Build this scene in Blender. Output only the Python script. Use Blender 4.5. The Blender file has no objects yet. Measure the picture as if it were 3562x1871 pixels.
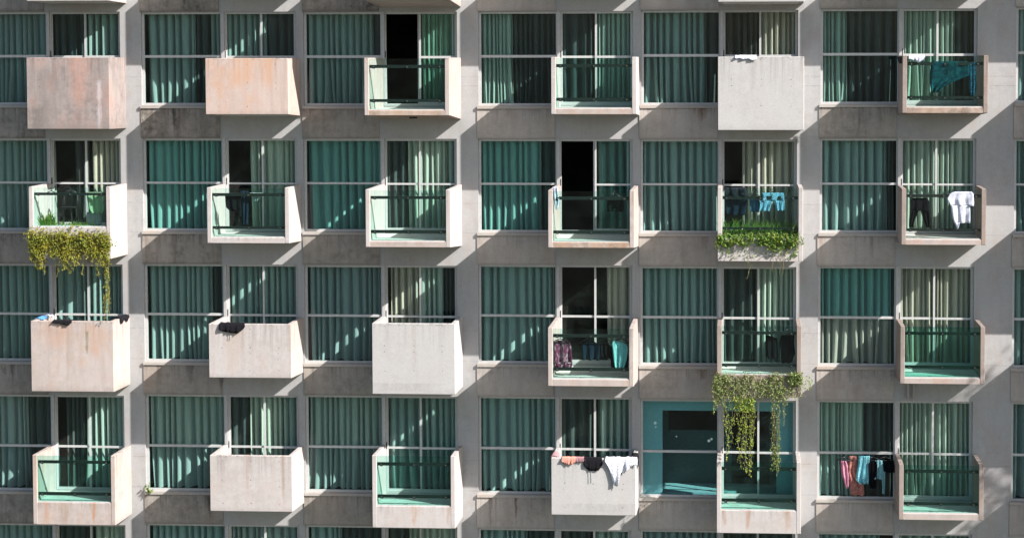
import bpy, math, random
from mathutils import Vector, Matrix
random.seed(7)
sc = bpy.context.scene
COL = sc.collection
# ------------------------------------------------------------------ camera
F, D = 6235.0, 43.0                 # focal length in photo pixels, metres from facade
PW, PH = 3562.0, 1871.0
YAW, PITCH, ROLL = [math.radians(a) for a in (-3.2489, -2.3949, -0.0796)]
VX, VY = 2590.0, 200.0
def _M():
    cy, sy, cp, sp, cr, sr = math.cos(YAW), math.sin(YAW), math.cos(PITCH), math.sin(PITCH), math.cos(ROLL), math.sin(ROLL)
    B = Matrix(((1,0,0),(0,0,-1),(0,1,0)))
    Ry = Matrix(((cy,0,-sy),(0,1,0),(sy,0,cy)))
    Rx = Matrix(((1,0,0),(0,cp,sp),(0,-sp,cp)))
    Rz = Matrix(((cr,-sr,0),(sr,cr,0),(0,0,1)))
    return Rz @ Rx @ Ry @ B
M = _M()
n_ = M @ Vector((0,1,0))
CX, CY = VX - F*n_.x/n_.z, VY - F*n_.y/n_.z
cd = bpy.data.cameras.new('camera'); cam = bpy.data.objects.new('camera', cd); COL.objects.link(cam)
Rt = M.transposed()
right, down, fwd = Rt.col[0], Rt.col[1], Rt.col[2]
m = Matrix.Identity(4)
for i in range(3):
    m[i][0] = right[i]; m[i][1] = -down[i]; m[i][2] = -fwd[i]
m[0][3], m[1][3], m[2][3] = 0, -D, 0
cam.matrix_world = m
cd.sensor_width = 36; cd.lens = 36*F/PW
cd.shift_x = (PW/2 - CX)/PW; cd.shift_y = (CY - PH/2)/PW
cd.clip_end = 3000
sc.camera = cam
def P(px, py, dep=0.0):
    """photo pixel -> point on the plane that stands dep metres in front of the facade"""
    r = Rt @ Vector(((px-CX)/F, (py-CY)/F, 1))
    t = (D-dep)/r.y
    return Vector((r.x*t, -dep, r.z*t))
# ------------------------------------------------------------------ light
SUNV = Vector((2.345, -1.151, 1.888)).normalized()
w = bpy.data.worlds.new("World"); sc.world = w; w.use_nodes = True
nt = w.node_tree; bg = nt.nodes['Background']
sky = nt.nodes.new('ShaderNodeTexSky'); sky.sky_type = 'NISHITA'; sky.sun_disc = False
sky.sun_elevation = math.asin(SUNV.z); sky.sun_rotation = math.atan2(SUNV.x, SUNV.y)
sky.dust_density = 2.0
nt.links.new(sky.outputs[0], bg.inputs[0]); bg.inputs[1].default_value = 0.070
sl = bpy.data.lights.new('sun', 'SUN'); sl.energy = 5.0; sl.angle = math.radians(0.5); sl.color = (1.0, 0.925, 0.865)
so = bpy.data.objects.new('sun', sl); COL.objects.link(so)
so.rotation_euler = SUNV.to_track_quat('Z', 'Y').to_euler()
sc.view_settings.view_transform = 'Standard'; sc.view_settings.look = 'None'
sc.view_settings.gamma = 1; sc.view_settings.use_curve_mapping = False
sc.view_settings.exposure = 1.30
sc.cycles.max_bounces = 8; sc.cycles.transparent_max_bounces = 24
sc.cycles.diffuse_bounces = 3; sc.cycles.glossy_bounces = 3
sc.cycles.use_denoising = True
# ------------------------------------------------------------------ materials
def newmat(name):
    m = bpy.data.materials.new(name); m.use_nodes = True
    nt = m.node_tree; nt.nodes.clear()
    out = nt.nodes.new('ShaderNodeOutputMaterial')
    return m, nt, out
def N(nt, t, **k):
    n = nt.nodes.new(t)
    for a, b in k.items():
        if a.startswith('i_'):
            key = a[2:]; key = int(key) if key.isdigit() else key.replace('_', ' ')
            n.inputs[key].default_value = b
        else: setattr(n, a, b)
    return n
def rgb(c): return (c[0], c[1], c[2], 1)
def math_(nt, op, a, b=None, clamp=False):
    n = nt.nodes.new('ShaderNodeMath'); n.operation = op; n.use_clamp = clamp
    for i, v in enumerate((a, b)):
        if v is None: continue
        if isinstance(v, (int, float)): n.inputs[i].default_value = v
        else: nt.links.new(v, n.inputs[i])
    return n.outputs[0]
def mix(nt, fac, a, b):
    n = nt.nodes.new('ShaderNodeMix'); n.data_type = 'RGBA'
    L = nt.links
    if isinstance(fac, (int, float)): n.inputs[0].default_value = fac
    else: L.new(fac, n.inputs[0])
    for i, v in ((6, a), (7, b)):
        if isinstance(v, tuple): n.inputs[i].default_value = rgb(v)
        else: L.new(v, n.inputs[i])
    return n.outputs[2]
def ramp(nt, src, lo, hi):
    n = nt.nodes.new('ShaderNodeMapRange'); n.clamp = True
    n.inputs[1].default_value = lo; n.inputs[2].default_value = hi
    nt.links.new(src, n.inputs[0]); return n.outputs[0]
def noise(nt, vec, scale, detail=4, rough=.55, stretch=None):
    if stretch:
        mp = nt.nodes.new('ShaderNodeMapping'); mp.inputs['Scale'].default_value = stretch
        nt.links.new(vec, mp.inputs[0]); vec = mp.outputs[0]
    n = nt.nodes.new('ShaderNodeTexNoise'); n.inputs['Scale'].default_value = scale
    n.inputs['Detail'].default_value = detail; n.inputs['Roughness'].default_value = rough
    nt.links.new(vec, n.inputs['Vector']); return n.outputs['Fac']
def concrete(name, base, dark, stain=(.3,.2,.15), stain_amt=.3, mott=.5, streak=.3, stains=(), hl=(), seed=0.0, sdep=0.0, rim=0.0, seams=False, green=0.0):
    m, nt, out = newmat(name)
    L = nt.links
    geo = nt.nodes.new('ShaderNodeNewGeometry')
    off = nt.nodes.new('ShaderNodeVectorMath'); off.operation = 'ADD'; off.inputs[1].default_value = (seed*7.3, seed*3.1, seed*5.7)
    L.new(geo.outputs['Position'], off.inputs[0]); v = off.outputs[0]
    big = ramp(nt, noise(nt, v, .9, 5, .6), .38, .66)
    med = ramp(nt, noise(nt, v, 5.5, 6, .68), .36, .70)
    fine = noise(nt, v, 38, 4, .6)
    st = ramp(nt, noise(nt, v, 1.0, 5, .62, (5.5, 5.5, .55)), .46, .72)
    c = mix(nt, math_(nt, 'MULTIPLY', math_(nt, 'MULTIPLY', big, med), mott*1.6, True), base, dark)
    c = mix(nt, math_(nt, 'MULTIPLY', st, streak), c, dark)
    s2 = ramp(nt, noise(nt, v, 1.7, 6, .62, (1.3, 1.3, .8)), .50, .66)
    c = mix(nt, math_(nt, 'MULTIPLY', s2, stain_amt), c, stain)
    if green:
        g = ramp(nt, noise(nt, v, 3.1, 6, .7), .56, .70)
        c = mix(nt, math_(nt, 'MULTIPLY', g, green), c, (.05,.055,.035))
    if rim:       # run-off streaks that start at the top edge, grime along the bottom edge
        tc = nt.nodes.new('ShaderNodeTexCoord'); sg = nt.nodes.new('ShaderNodeSeparateXYZ'); L.new(tc.outputs['Generated'], sg.inputs[0])
        ln_ = noise(nt, v, 1.0, 3, .6, (9, 9, .25))
        fall = ramp(nt, math_(nt, 'ADD', sg.outputs['Z'], math_(nt, 'MULTIPLY', ln_, .9)), .95, 1.5)
        drp = math_(nt, 'MULTIPLY', ramp(nt, noise(nt, v, 1.0, 5, .65, (13, 13, .35)), .50, .68), fall)
        c = mix(nt, math_(nt, 'MULTIPLY', drp, rim), c, tuple(b*.42 for b in dark))
        low = math_(nt, 'MULTIPLY', ramp(nt, math_(nt, 'ADD', sg.outputs['Z'], math_(nt, 'MULTIPLY', med, .10)), .13, .0), rim*.8)
        c = mix(nt, low, c, tuple(b*.6 for b in dark))
        edge = math_(nt, 'MULTIPLY', ramp(nt, noise(nt, v, 14, 5, .7), .52, .62), ramp(nt, sg.outputs['Z'], .955, .985))
        c = mix(nt, math_(nt, 'MULTIPLY', edge, .7), c, tuple(b*.5 for b in dark))
    # pale pin marks and pits
    spk = ramp(nt, noise(nt, v, 22, 3, .7), .66, .76)
    c = mix(nt, math_(nt, 'MULTIPLY', spk, .25), c, tuple(min(.75, b*1.25) for b in base))
    pit = ramp(nt, noise(nt, v, 27, 2, .5), .30, .24)
    c = mix(nt, math_(nt, 'MULTIPLY', pit, .5), c, tuple(b*.45 for b in dark))
    sep = nt.nodes.new('ShaderNodeSeparateXYZ'); L.new(geo.outputs['Position'], sep.inputs[0])
    if seams:
        for ax, per in (('Z', .61), ('X', 1.22)):
            fr = math_(nt, 'FRACT', math_(nt, 'ADD', math_(nt, 'DIVIDE', sep.outputs[ax], per), 50+seed*.37))
            ln = math_(nt, 'LESS_THAN', fr, .018 if ax == 'Z' else .010)
            c = mix(nt, math_(nt, 'MULTIPLY', math_(nt, 'MULTIPLY', ln, med), .55), c, dark)
    nw = math_(nt, 'SUBTRACT', noise(nt, v, 5, 6, .75), .5)
    ns = ramp(nt, noise(nt, v, 3.0, 6, .7, (5, 5, .7)), .30, .56)
    for hz_ in hl:
        dzl = math_(nt, 'ABSOLUTE', math_(nt, 'SUBTRACT', math_(nt, 'ADD', sep.outputs['Z'], math_(nt, 'MULTIPLY', nw, .012)), hz_))
        c = mix(nt, math_(nt, 'MULTIPLY', math_(nt, 'LESS_THAN', dzl, .009), math_(nt, 'MULTIPLY', med, .6)), c, tuple(q*.6 for q in dark))
    for (px, py, wd, hg, colr, amt) in stains:
        p = P(px, py, sdep)
        W_, H_ = wd/145.0, hg/145.0
        dx = math_(nt, 'ABSOLUTE', math_(nt, 'SUBTRACT', math_(nt, 'ADD', sep.outputs['X'], math_(nt, 'MULTIPLY', nw, min(.25, W_*1.6+.03))), p.x))
        dz = math_(nt, 'DIVIDE', math_(nt, 'SUBTRACT', math_(nt, 'ADD', p.z, math_(nt, 'MULTIPLY', nw, H_*.5)), sep.outputs['Z']), H_)      # 0 at top, 1 at bottom
        width = math_(nt, 'MULTIPLY', math_(nt, 'SUBTRACT', 1.15, math_(nt, 'MULTIPLY', dz, .25 if sdep else 1.0)), W_)
        fx = math_(nt, 'MULTIPLY', ramp(nt, math_(nt, 'SUBTRACT', width, dx), 0, W_*.7), ns)
        ft = ramp(nt, dz, -.5, -.3); fb = ramp(nt, dz, 1.15, .75)
        f = math_(nt, 'MULTIPLY', math_(nt, 'MULTIPLY', fx, ft), math_(nt, 'MULTIPLY', fb, amt))
        c = mix(nt, f, c, colr)
    fm = nt.nodes.new('ShaderNodeMix'); fm.data_type = 'RGBA'; fm.blend_type = 'MULTIPLY'; fm.inputs[0].default_value = 1
    mr = nt.nodes.new('ShaderNodeMapRange'); mr.inputs[1].default_value = .25; mr.inputs[2].default_value = .75
    mr.inputs[3].default_value = .90; mr.inputs[4].default_value = 1.08
    L.new(fine, mr.inputs[0]); L.new(c, fm.inputs[6]); L.new(mr.outputs[0], fm.inputs[7])
    b = nt.nodes.new('ShaderNodeBsdfPrincipled'); b.inputs['Roughness'].default_value = .88
    b.inputs['Specular IOR Level'].default_value = .25
    L.new(fm.outputs[2], b.inputs['Base Color'])
    bp = nt.nodes.new('ShaderNodeBump'); bp.inputs['Strength'].default_value = .22; bp.inputs['Distance'].default_value = .006
    L.new(math_(nt, 'ADD', fine, math_(nt, 'MULTIPLY', med, .4)), bp.inputs['Height']); L.new(bp.outputs[0], b.inputs['Normal'])
    L.new(b.outputs[0], out.inputs[0]); return m
def paint(name, c, rough=.5, metal=0.0, var=.15, scale=12, sheen=0):
    m, nt, out = newmat(name)
    geo = nt.nodes.new('ShaderNodeNewGeometry')
    f = noise(nt, geo.outputs['Position'], scale, 5, .6)
    cc = mix(nt, ramp(nt, f, .35, .7), tuple(x*(1+var) for x in c), tuple(x*(1-var) for x in c))
    b = nt.nodes.new('ShaderNodeBsdfPrincipled'); b.inputs['Roughness'].default_value = rough; b.inputs['Metallic'].default_value = metal
    nt.links.new(cc, b.inputs['Base Color']); nt.links.new(b.outputs[0], out.inputs[0]); return m
def glass(name, tint, spec=1.0, dirt=.03):
    m, nt, out = newmat(name); L = nt.links
    tr = nt.nodes.new('ShaderNodeBsdfTransparent'); tr.inputs[0].default_value = rgb(tint)
    gl = nt.nodes.new('ShaderNodeBsdfGlossy'); gl.inputs['Roughness'].default_value = .03; gl.inputs[0].default_value = (.95,.98,1,1)
    fr = nt.nodes.new('ShaderNodeFresnel'); fr.inputs[0].default_value = 1.42
    geo = nt.nodes.new('ShaderNodeNewGeometry')
    bp = nt.nodes.new('ShaderNodeBump'); bp.inputs['Strength'].default_value = .05; bp.inputs['Distance'].default_value = .05
    L.new(noise(nt, geo.outputs['Position'], 1.6, 3), bp.inputs['Height']); L.new(bp.outputs[0], gl.inputs['Normal'])
    mx = nt.nodes.new('ShaderNodeMixShader'); L.new(math_(nt, 'MULTIPLY', math_(nt, 'MULTIPLY', fr.outputs[0], spec), math_(nt, 'SUBTRACT', 1.0, geo.outputs['Backfacing'])), mx.inputs[0])
    L.new(tr.outputs[0], mx.inputs[1]); L.new(gl.outputs[0], mx.inputs[2])
    df = nt.nodes.new('ShaderNodeBsdfDiffuse'); df.inputs[0].default_value = rgb((.45,.6,.55))
    m2 = nt.nodes.new('ShaderNodeMixShader')
    d = math_(nt, 'MULTIPLY', ramp(nt, noise(nt, geo.outputs['Position'], 2.5, 7, .7), .4, .8), dirt)
    L.new(d, m2.inputs[0]); L.new(mx.outputs[0], m2.inputs[1]); L.new(df.outputs[0], m2.inputs[2])
    L.new(m2.outputs[0], out.inputs[0]); return m
def fabric(name, c, trans=.25, c2=None, scale=30, thr=(.45,.55), rough=.9, weave=None):
    m, nt, out = newmat(name); L = nt.links
    geo = nt.nodes.new('ShaderNodeNewGeometry')
    f = noise(nt, geo.outputs['Position'], scale, 3, .5, weave)
    cc = mix(nt, ramp(nt, f, *thr), tuple(c), tuple(c2 if c2 else [x*.9 for x in c]))
    d = nt.nodes.new('ShaderNodeBsdfDiffuse'); d.inputs['Roughness'].default_value = rough
    t = nt.nodes.new('ShaderNodeBsdfTranslucent')
    L.new(cc, d.inputs[0]); L.new(cc, t.inputs[0])
    mx = nt.nodes.new('ShaderNodeMixShader'); mx.inputs[0].default_value = trans
    L.new(d.outputs[0], mx.inputs[1]); L.new(t.outputs[0], mx.inputs[2]); L.new(mx.outputs[0], out.inputs[0]); return m
def leafmat(name, cols, scale=9):
    m, nt, out = newmat(name); L = nt.links
    geo = nt.nodes.new('ShaderNodeNewGeometry')
    f = noise(nt, geo.outputs['Position'], scale, 4, .6)
    c = mix(nt, ramp(nt, f, .38, .62), cols[0], cols[1])
    c = mix(nt, math_(nt, 'MULTIPLY', geo.outputs['Random Per Island'], .6), c, cols[2])
    d = nt.nodes.new('ShaderNodeBsdfPrincipled'); d.inputs['Roughness'].default_value = .6
    t = nt.nodes.new('ShaderNodeBsdfTranslucent'); L.new(c, d.inputs['Base Color']); L.new(c, t.inputs[0])
    mx = nt.nodes.new('ShaderNodeMixShader'); mx.inputs[0].default_value = .3
    L.new(d.outputs[0], mx.inputs[1]); L.new(t.outputs[0], mx.inputs[2]); L.new(mx.outputs[0], out.inputs[0]); return m

RUST = (.13,.07,.04); DRT = (.035,.032,.028)
WSTAINS = [(2440,372,34,62,RUST,.75),(2350,372,20,18,DRT,.35),(2455,820,8,60,RUST,.6),(2440,1281,26,52,RUST,.7),
           (1795,1728,7,130,RUST,.9),(1706,1728,9,140,RUST,.8),(1725,1728,4,120,RUST,.55),(1930,1728,5,120,DRT,.6),
           (730,1722,11,100,DRT,.95),(2855,825,10,80,RUST,.4),(2990,377,14,90,DRT,.4),(3035,822,10,90,DRT,.3),
           (1930,1340,12,90,DRT,.55),(605,375,9,110,DRT,.8),(640,0,7,40,DRT,.7),(557,1270,12,70,RUST,.5),(663,1285,16,60,DRT,.5),
           (770,1320,8,55,DRT,.6),(45,1270,10,80,DRT,.5),(3405,1480,6,60,DRT,.3),(508,815,8,50,RUST,.5)]
M_WALL = concrete('smooth_plaster', (.33,.335,.34), (.235,.238,.24), (.30,.25,.225), .35, .45, .28, WSTAINS[17:19], [P(1630,y).z for y in (268,300,708,811,1150,1256,1600,1706)], 1)
M_SPAN = {}
for k, (b, d, s, a, mo, st, gr) in {
    'rough': ((.30,.275,.25),(.105,.092,.08),(.28,.25,.22),.5,.95,.65,.5),
    'mid':   ((.31,.29,.265),(.165,.15,.135),(.27,.21,.175),.35,.75,.55,.2),
    'clean': ((.375,.35,.33),(.25,.23,.21),(.29,.24,.205),.35,.65,.5,.0)}.items():
    M_SPAN[k] = concrete('%s_concrete' % k, b, d, s, a, mo, st, WSTAINS, seed={'rough':2,'mid':3,'clean':4}[k], green=gr, rim={'rough':.8,'mid':.7,'clean':.55}[k])
M_BAL = {
    'pink':   concrete('pink_stained_concrete', (.28,.245,.235), (.155,.135,.128), (.33,.20,.165), .45, .75, .45, [(275,200,45,170,(.40,.23,.18),.6),(345,330,10,120,(.42,.40,.42),.7),(130,400,34,60,(.10,.09,.085),.5),(170,300,60,150,(.17,.15,.145),.5)], seed=5, sdep=1.15, rim=0.55, seams=True),
    'orange': concrete('orange_streaked_concrete', (.43,.355,.325), (.31,.245,.215), (.45,.28,.19), .45, .5, .45, [(850,200,55,95,(.46,.27,.16),.6),(930,215,30,90,(.45,.26,.15),.65),(760,260,20,80,(.44,.27,.18),.5),(745,330,14,60,(.40,.38,.38),.6)], seed=6, sdep=1.15, rim=0.5),
    'worn':   concrete('worn_concrete', (.39,.35,.335), (.27,.23,.21), (.38,.26,.19), .40, .6, .5, [(190,1145,55,70,(.42,.26,.18),.45),(335,1165,32,80,(.42,.26,.18),.5),(302,1172,6,55,(.16,.14,.06),.9),(235,1150,7,170,(.25,.2,.17),.5),(325,1752,8,65,(.36,.18,.09),.8),(222,1750,24,70,(.25,.18,.13),.6),(160,1752,10,60,(.36,.2,.12),.6)], seed=7, sdep=1.15, rim=0.6),
    'pale':   concrete('pale_concrete', (.41,.39,.385), (.31,.285,.27), (.38,.31,.27), .3, .5, .38, [(810,1140,40,150,(.37,.31,.27),.45),(1008,1130,7,180,(.33,.24,.19),.5),(985,1590,7,150,(.28,.2,.15),.7),(860,1590,9,120,(.3,.22,.18),.5),(1440,1765,12,60,(.34,.22,.15),.6),(1560,1765,9,60,(.3,.2,.14),.6),(2600,1780,9,60,(.3,.18,.11),.7),(2740,1780,12,60,(.3,.2,.13),.6),(2520,1780,8,50,(.3,.2,.13),.6)], seed=8, sdep=1.15, rim=0.55),
    'white':  concrete('white_concrete', (.385,.385,.385), (.33,.325,.32), (.38,.35,.33), .25, .5, .28, [(2620,215,12,90,(.28,.27,.26),.5),(1440,1150,10,120,(.31,.29,.27),.5),(2090,1760,160,22,(.27,.27,.26),.5),(1400,1340,130,20,(.26,.25,.24),.5)], seed=9, sdep=1.15, rim=0.4),
    'brown':  concrete('brown_worn_concrete', (.27,.235,.215), (.16,.13,.115), (.27,.18,.135), .40, .6, .45, seed=10, rim=.6)}
M_EDGE = concrete('crumbling_slab_edge', (.37,.30,.255), (.12,.085,.07), (.32,.20,.13), .55, .9, .35, seed=11, green=.55)
M_EDGE2 = concrete('worn_slab_edge', (.37,.33,.31), (.25,.21,.19), (.36,.22,.16), .45, .6, .35, seed=12)
M_FLOOR = concrete('balcony_floor', (.56,.56,.54), (.44,.43,.41), seed=13)
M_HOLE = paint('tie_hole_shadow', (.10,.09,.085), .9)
M_FRAME = paint('aluminium_frame', (.40,.41,.41), .45, .0, .08)
M_POST = paint('painted_post', (.36,.36,.36), .6, .0, .1)
M_SILL = concrete('sill_stone', (.36,.345,.325), (.27,.25,.23), (.42,.3,.22), .35, .5, .3, seed=14)
M_RAIL = paint('dark_rail_metal', (.018,.022,.022), .35, .3, .1)
M_BOLT = paint('bolt_metal', (.12,.125,.12), .35, .6, .1)
M_BLACK = paint('black_plastic', (.012,.012,.014), .5)
G_WIN = glass('green_window_glass', (.745,.86,.85), .75, .008)
G_DEEP = glass('deep_teal_window_glass', (.66,.85,.835), .75, .008)
G_BLUE = glass('aqua_window_glass', (.66,.86,.88), .8, .02)
G_DOOR = glass('clear_green_door_glass', (.80,.90,.875), .7, .012)
G_GREY = glass('clear_grey_glass', (.82,.86,.83), .7, .015)
G_BAL = glass('balcony_green_glass', (.82,.935,.91), .6, .004)
G_BALD = glass('balcony_deep_green_glass', (.72,.90,.865), .6, .006)
G_BALX = glass('balcony_emerald_glass', (.60,.85,.80), .6, .01)
G_BALC = glass('balcony_clear_glass', (.91,.95,.93), .5, .003)
C_T = fabric('pale_drape', (.50,.52,.495), .05, scale=60)
C_T2 = fabric('grey_drape', (.47,.475,.48), .05, scale=60)
C_B = fabric('bright_drape', (.54,.57,.545), .05, scale=60)
C_F = fabric('sheer_drape', (.58,.61,.55), .1, scale=70)
C_W = fabric('cream_drape', (.68,.65,.59), .08, scale=60)
C_D = fabric('dark_drape', (.11,.12,.125), .03, scale=60)
CM = {'T':C_T,'B':C_B,'F':C_F,'W':C_W,'D':C_D}
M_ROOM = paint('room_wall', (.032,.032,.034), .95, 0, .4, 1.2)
M_ROOML = paint('light_room_wall', (.50,.53,.53), .8, 0, .05)
# ------------------------------------------------------------------ mesh helpers
class MB:
    def __init__(s): s.v = []; s.f = []; s.mi = []; s.cur = 0; s.smooth = False
    def quad(s, *p):
        n = len(s.v); s.v += [tuple(q) for q in p]; s.f.append(tuple(range(n, n+len(p)))); s.mi.append(s.cur)
    def box(s, x0, x1, y0, y1, z0, z1):
        n = len(s.v)
        s.v += [(x,y,z) for x in (x0,x1) for y in (y0,y1) for z in (z0,z1)]
        for f in ((0,1,3,2),(4,6,7,5),(0,4,5,1),(2,3,7,6),(0,2,6,4),(1,5,7,3)):
            s.f.append(tuple(n+i for i in f)); s.mi.append(s.cur)
    def prismx(s, prof, x0, x1):            # prof: list of (y,z)
        n = len(s.v); k = len(prof)
        s.v += [(x0,y,z) for y, z in prof] + [(x1,y,z) for y, z in prof]
        s.f.append(tuple(n+i for i in range(k))); s.f.append(tuple(n+k+i for i in reversed(range(k)))); s.mi += [s.cur]*2
        for i in range(k):
            j = (i+1) % k; s.f.append((n+i, n+k+i, n+k+j, n+j)); s.mi.append(s.cur)
    def tube(s, pts, r, k=6, r1=None):
        pts = [Vector(p) for p in pts]; n = len(s.v); m_ = len(pts)
        for i, p in enumerate(pts):
            a = pts[max(0, i-1)]; b = pts[min(m_-1, i+1)]; t = (b-a).normalized()
            u = t.cross(Vector((0,0,1)))
            if u.length < .1: u = t.cross(Vector((0,1,0)))
            u.normalize(); w_ = t.cross(u)
            rr = r if r1 is None else r+(r1-r)*i/(m_-1)
            for j in range(k):
                an = 2*math.pi*j/k; s.v.append(tuple(p+u*math.cos(an)*rr+w_*math.sin(an)*rr))
        for i in range(m_-1):
            for j in range(k):
                j2 = (j+1) % k; s.f.append((n+i*k+j, n+i*k+j2, n+(i+1)*k+j2, n+(i+1)*k+j)); s.mi.append(s.cur)
        s.f.append(tuple(n+j for j in reversed(range(k)))); s.f.append(tuple(n+(m_-1)*k+j for j in range(k))); s.mi += [s.cur]*2
    def build(s, name, mats, parent=None, base=None, smooth=False, bevel=0):
        if not isinstance(mats, (list, tuple)): mats = [mats]
        me = bpy.data.meshes.new(name)
        b = Vector(base) if base is not None else Vector((0,0,0))
        me.from_pydata([tuple(Vector(p)-b) for p in s.v], [], s.f)
        for m_ in mats: me.materials.append(m_)
        if len(mats) > 1: me.polygons.foreach_set('material_index', s.mi)
        if smooth: me.polygons.foreach_set('use_smooth', [True]*len(me.polygons))
        me.update()
        import bmesh
        bm = bmesh.new(); bm.from_mesh(me)
        bmesh.ops.recalc_face_normals(bm, faces=bm.faces)
        if bevel:
            bmesh.ops.remove_doubles(bm, verts=bm.verts, dist=1e-5)
            bmesh.ops.bevel(bm, geom=bm.edges[:], offset=bevel, segments=1, affect='EDGES')
        bm.to_mesh(me); bm.free()
        o = bpy.data.objects.new(name, me); COL.objects.link(o)
        if parent is not None:
            o.parent = parent
            wl = Vector(parent['_w']) if '_w' in parent else Vector((0,0,0))
            o.location = b - wl
        else: o.location = b
        o['_w'] = tuple(b)
        return o
def empty(name, loc=(0,0,0), parent=None):
    o = bpy.data.objects.new(name, None); COL.objects.link(o); o.empty_display_size = .2
    wl = Vector(parent['_w']) if parent is not None else Vector((0,0,0))
    o.parent = parent; o.location = Vector(loc)-wl; o['_w'] = tuple(loc); return o
def tag(o, label, cat, group=None, kind=None):
    o['label'] = label
    if cat: o['category'] = cat
    if group: o['group'] = group
    if kind: o['kind'] = kind
    return o
# ------------------------------------------------------------------ facade measurements
R1 = (1,2,3,4,5)
TL = {1:[(-105,43),(-98,482),(-90,917),(-80,1371),(-72,1818)],
 2:[(489,43),(495,482),(499.5,918),(504,1371),(508,1820)],
 3:[(1054,43),(1055,483),(1058,922),(1061,1374),(1062,1826)],
 4:[(1663,41),(1663,484),(1663,921),(1663,1378),(1662,1836)],
 5:[(2230,37),(2227,485),(2226,926),(2227,1388),(2226,1842)],
 6:[(2855,32),(2852,482),(2846,926),(2843,1392),(2842,1851)],
 7:[(3536,26),(3529,484),(3522,931),(3518,1399),(3513,1864)]}
RGT = {1:416, 2:1028, 3:1589, 4:2202, 5:2777, 6:3401, 7:4085}     # right edge of the opening, row 1
DIV = {1:156, 2:764, 3:1322, 4:1934, 5:2502, 6:3125, 7:3810}      # divider between picture window and door
STL = {1:291, 2:905, 3:1458, 4:2072, 5:2645, 6:3263, 7:3950}      # middle stile of the door
BOT = [367, 803, 1257, 1706, 2165]                                 # opening bottom, at x = 500
TRN = [(193,202),(633,640),(1089,1097),(1546,1554),(2003,2011)]    # transom, at x = 500
def ztop(r, c): return P(*TL[c][r-1]).z
def zrel(r, y): return P(500, TL[2][r-1][1]).z - P(500, y).z       # drop below the opening's top
def opening(r, c):
    p = P(*TL[c][r-1]); x0 = p.x
    if c == 1: x0 = P(-105, 43).x
    wd = P(RGT[c], 40).x - P(TL[c][0][0], 40).x
    if c == 1: x0 = P([416,419,426,431,436][r-1], TL[1][r-1][1]).x - wd
    h = zrel(r, BOT[r-1])
    return x0, x0+wd, p.z-h, p.z
def offx(c, px): return P(px, 40).x - P(TL[c][0][0], 40).x
# ------------------------------------------------------------------ building
B = empty('apartment_building', (0,0,-26))
tag(B, 'grey concrete apartment building with projecting box balconies and green curtained windows', 'building')
colb = [-24.0] + [(opening(1,c)[1]+opening(1,c+1)[0])/2 for c in range(1,7)] + [14.0]
colb = {c: (colb[c-1], colb[c]) for c in range(1, 8)}
zb = [9.0]
for r in (1,2,3,4):
    a = sum(opening(r,c)[2] for c in range(2,7))/5; b_ = sum(opening(r+1,c)[3] for c in range(2,7))/5
    zb.append((a+b_)/2)
zb.append(-15.2)
wall = MB(); REC = .07; THK = .30
for r in R1:
    for c in range(1, 8):
        X0, X1 = colb[c]; Z1, Z0 = zb[r-1], zb[r]
        x0, x1, z0, z1 = opening(r, c)
        for (a, b_, e, f) in ((X0, X1, z1, Z1), (X0, X1, Z0, z0), (X0, x0, z0, z1), (x1, X1, z0, z1)):
            for y in (0, THK): wall.quad((a,y,e),(b_,y,e),(b_,y,f),(a,y,f))
        wall.quad((x0,0,z0),(x0,THK,z0),(x0,THK,z1),(x0,0,z1)); wall.quad((x1,0,z0),(x1,THK,z0),(x1,THK,z1),(x1,0,z1))
        wall.quad((x0,0,z1),(x1,0,z1),(x1,THK,z1),(x0,THK,z1)); wall.quad((x0,0,z0),(x1,0,z0),(x1,THK,z0),(x0,THK,z0))
Xa, Xb, Zt, Zl = colb[1][0], colb[7][1], zb[0], -26.0
wall.quad((Xa,0,Zl),(Xb,0,Zl),(Xb,0,zb[-1]),(Xa,0,zb[-1]))
for x in (Xa, Xb): wall.quad((x,0,Zl),(x,9,Zl),(x,9,Zt),(x,0,Zt))
wall.quad((Xa,9,Zl),(Xb,9,Zl),(Xb,9,Zt),(Xa,9,Zt)); wall.quad((Xa,0,Zt),(Xb,0,Zt),(Xb,9,Zt),(Xa,9,Zt))
wo = wall.build('wall', M_WALL, B)
wo['label'] = 'smooth grey plaster wall with pillars between the windows'
# rooms behind the openings
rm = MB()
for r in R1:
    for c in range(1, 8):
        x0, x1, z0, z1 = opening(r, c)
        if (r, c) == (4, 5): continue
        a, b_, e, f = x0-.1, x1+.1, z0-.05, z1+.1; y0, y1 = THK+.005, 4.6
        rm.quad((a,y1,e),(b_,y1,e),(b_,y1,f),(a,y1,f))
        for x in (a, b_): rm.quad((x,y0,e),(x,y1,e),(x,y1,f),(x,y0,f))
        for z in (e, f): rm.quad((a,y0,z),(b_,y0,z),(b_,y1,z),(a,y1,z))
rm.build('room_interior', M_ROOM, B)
x0, x1, z0, z1 = opening(4, 5)
rm = MB(); a, b_, e, f = x0-.1, x1+.1, z0-.05, z1+.1; y0, y1 = THK+.005, 4.6
rm.quad((a,y1,e),(b_,y1,e),(b_,y1,f),(a,y1,f))
for x in (a, b_): rm.quad((x,y0,e),(x,y1,e),(x,y1,f),(x,y0,f))
for z in (e, f): rm.quad((a,y0,z),(b_,y0,z),(b_,y1,z),(a,y1,z))
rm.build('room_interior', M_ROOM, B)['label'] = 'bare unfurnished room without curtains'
rm = MB()      # white surround just inside the curtainless windows
W4 = x1-x0
rm.box(x0-.05, x0+.52, .34, .5, z0, z1); rm.box(x0+.52, x1-.46, .34, .5, z1-.33, z1); rm.box(x1-.46, x1+.05, .34, .5, z0, z1)
rm.build('room_surround', M_ROOML, B)
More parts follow.
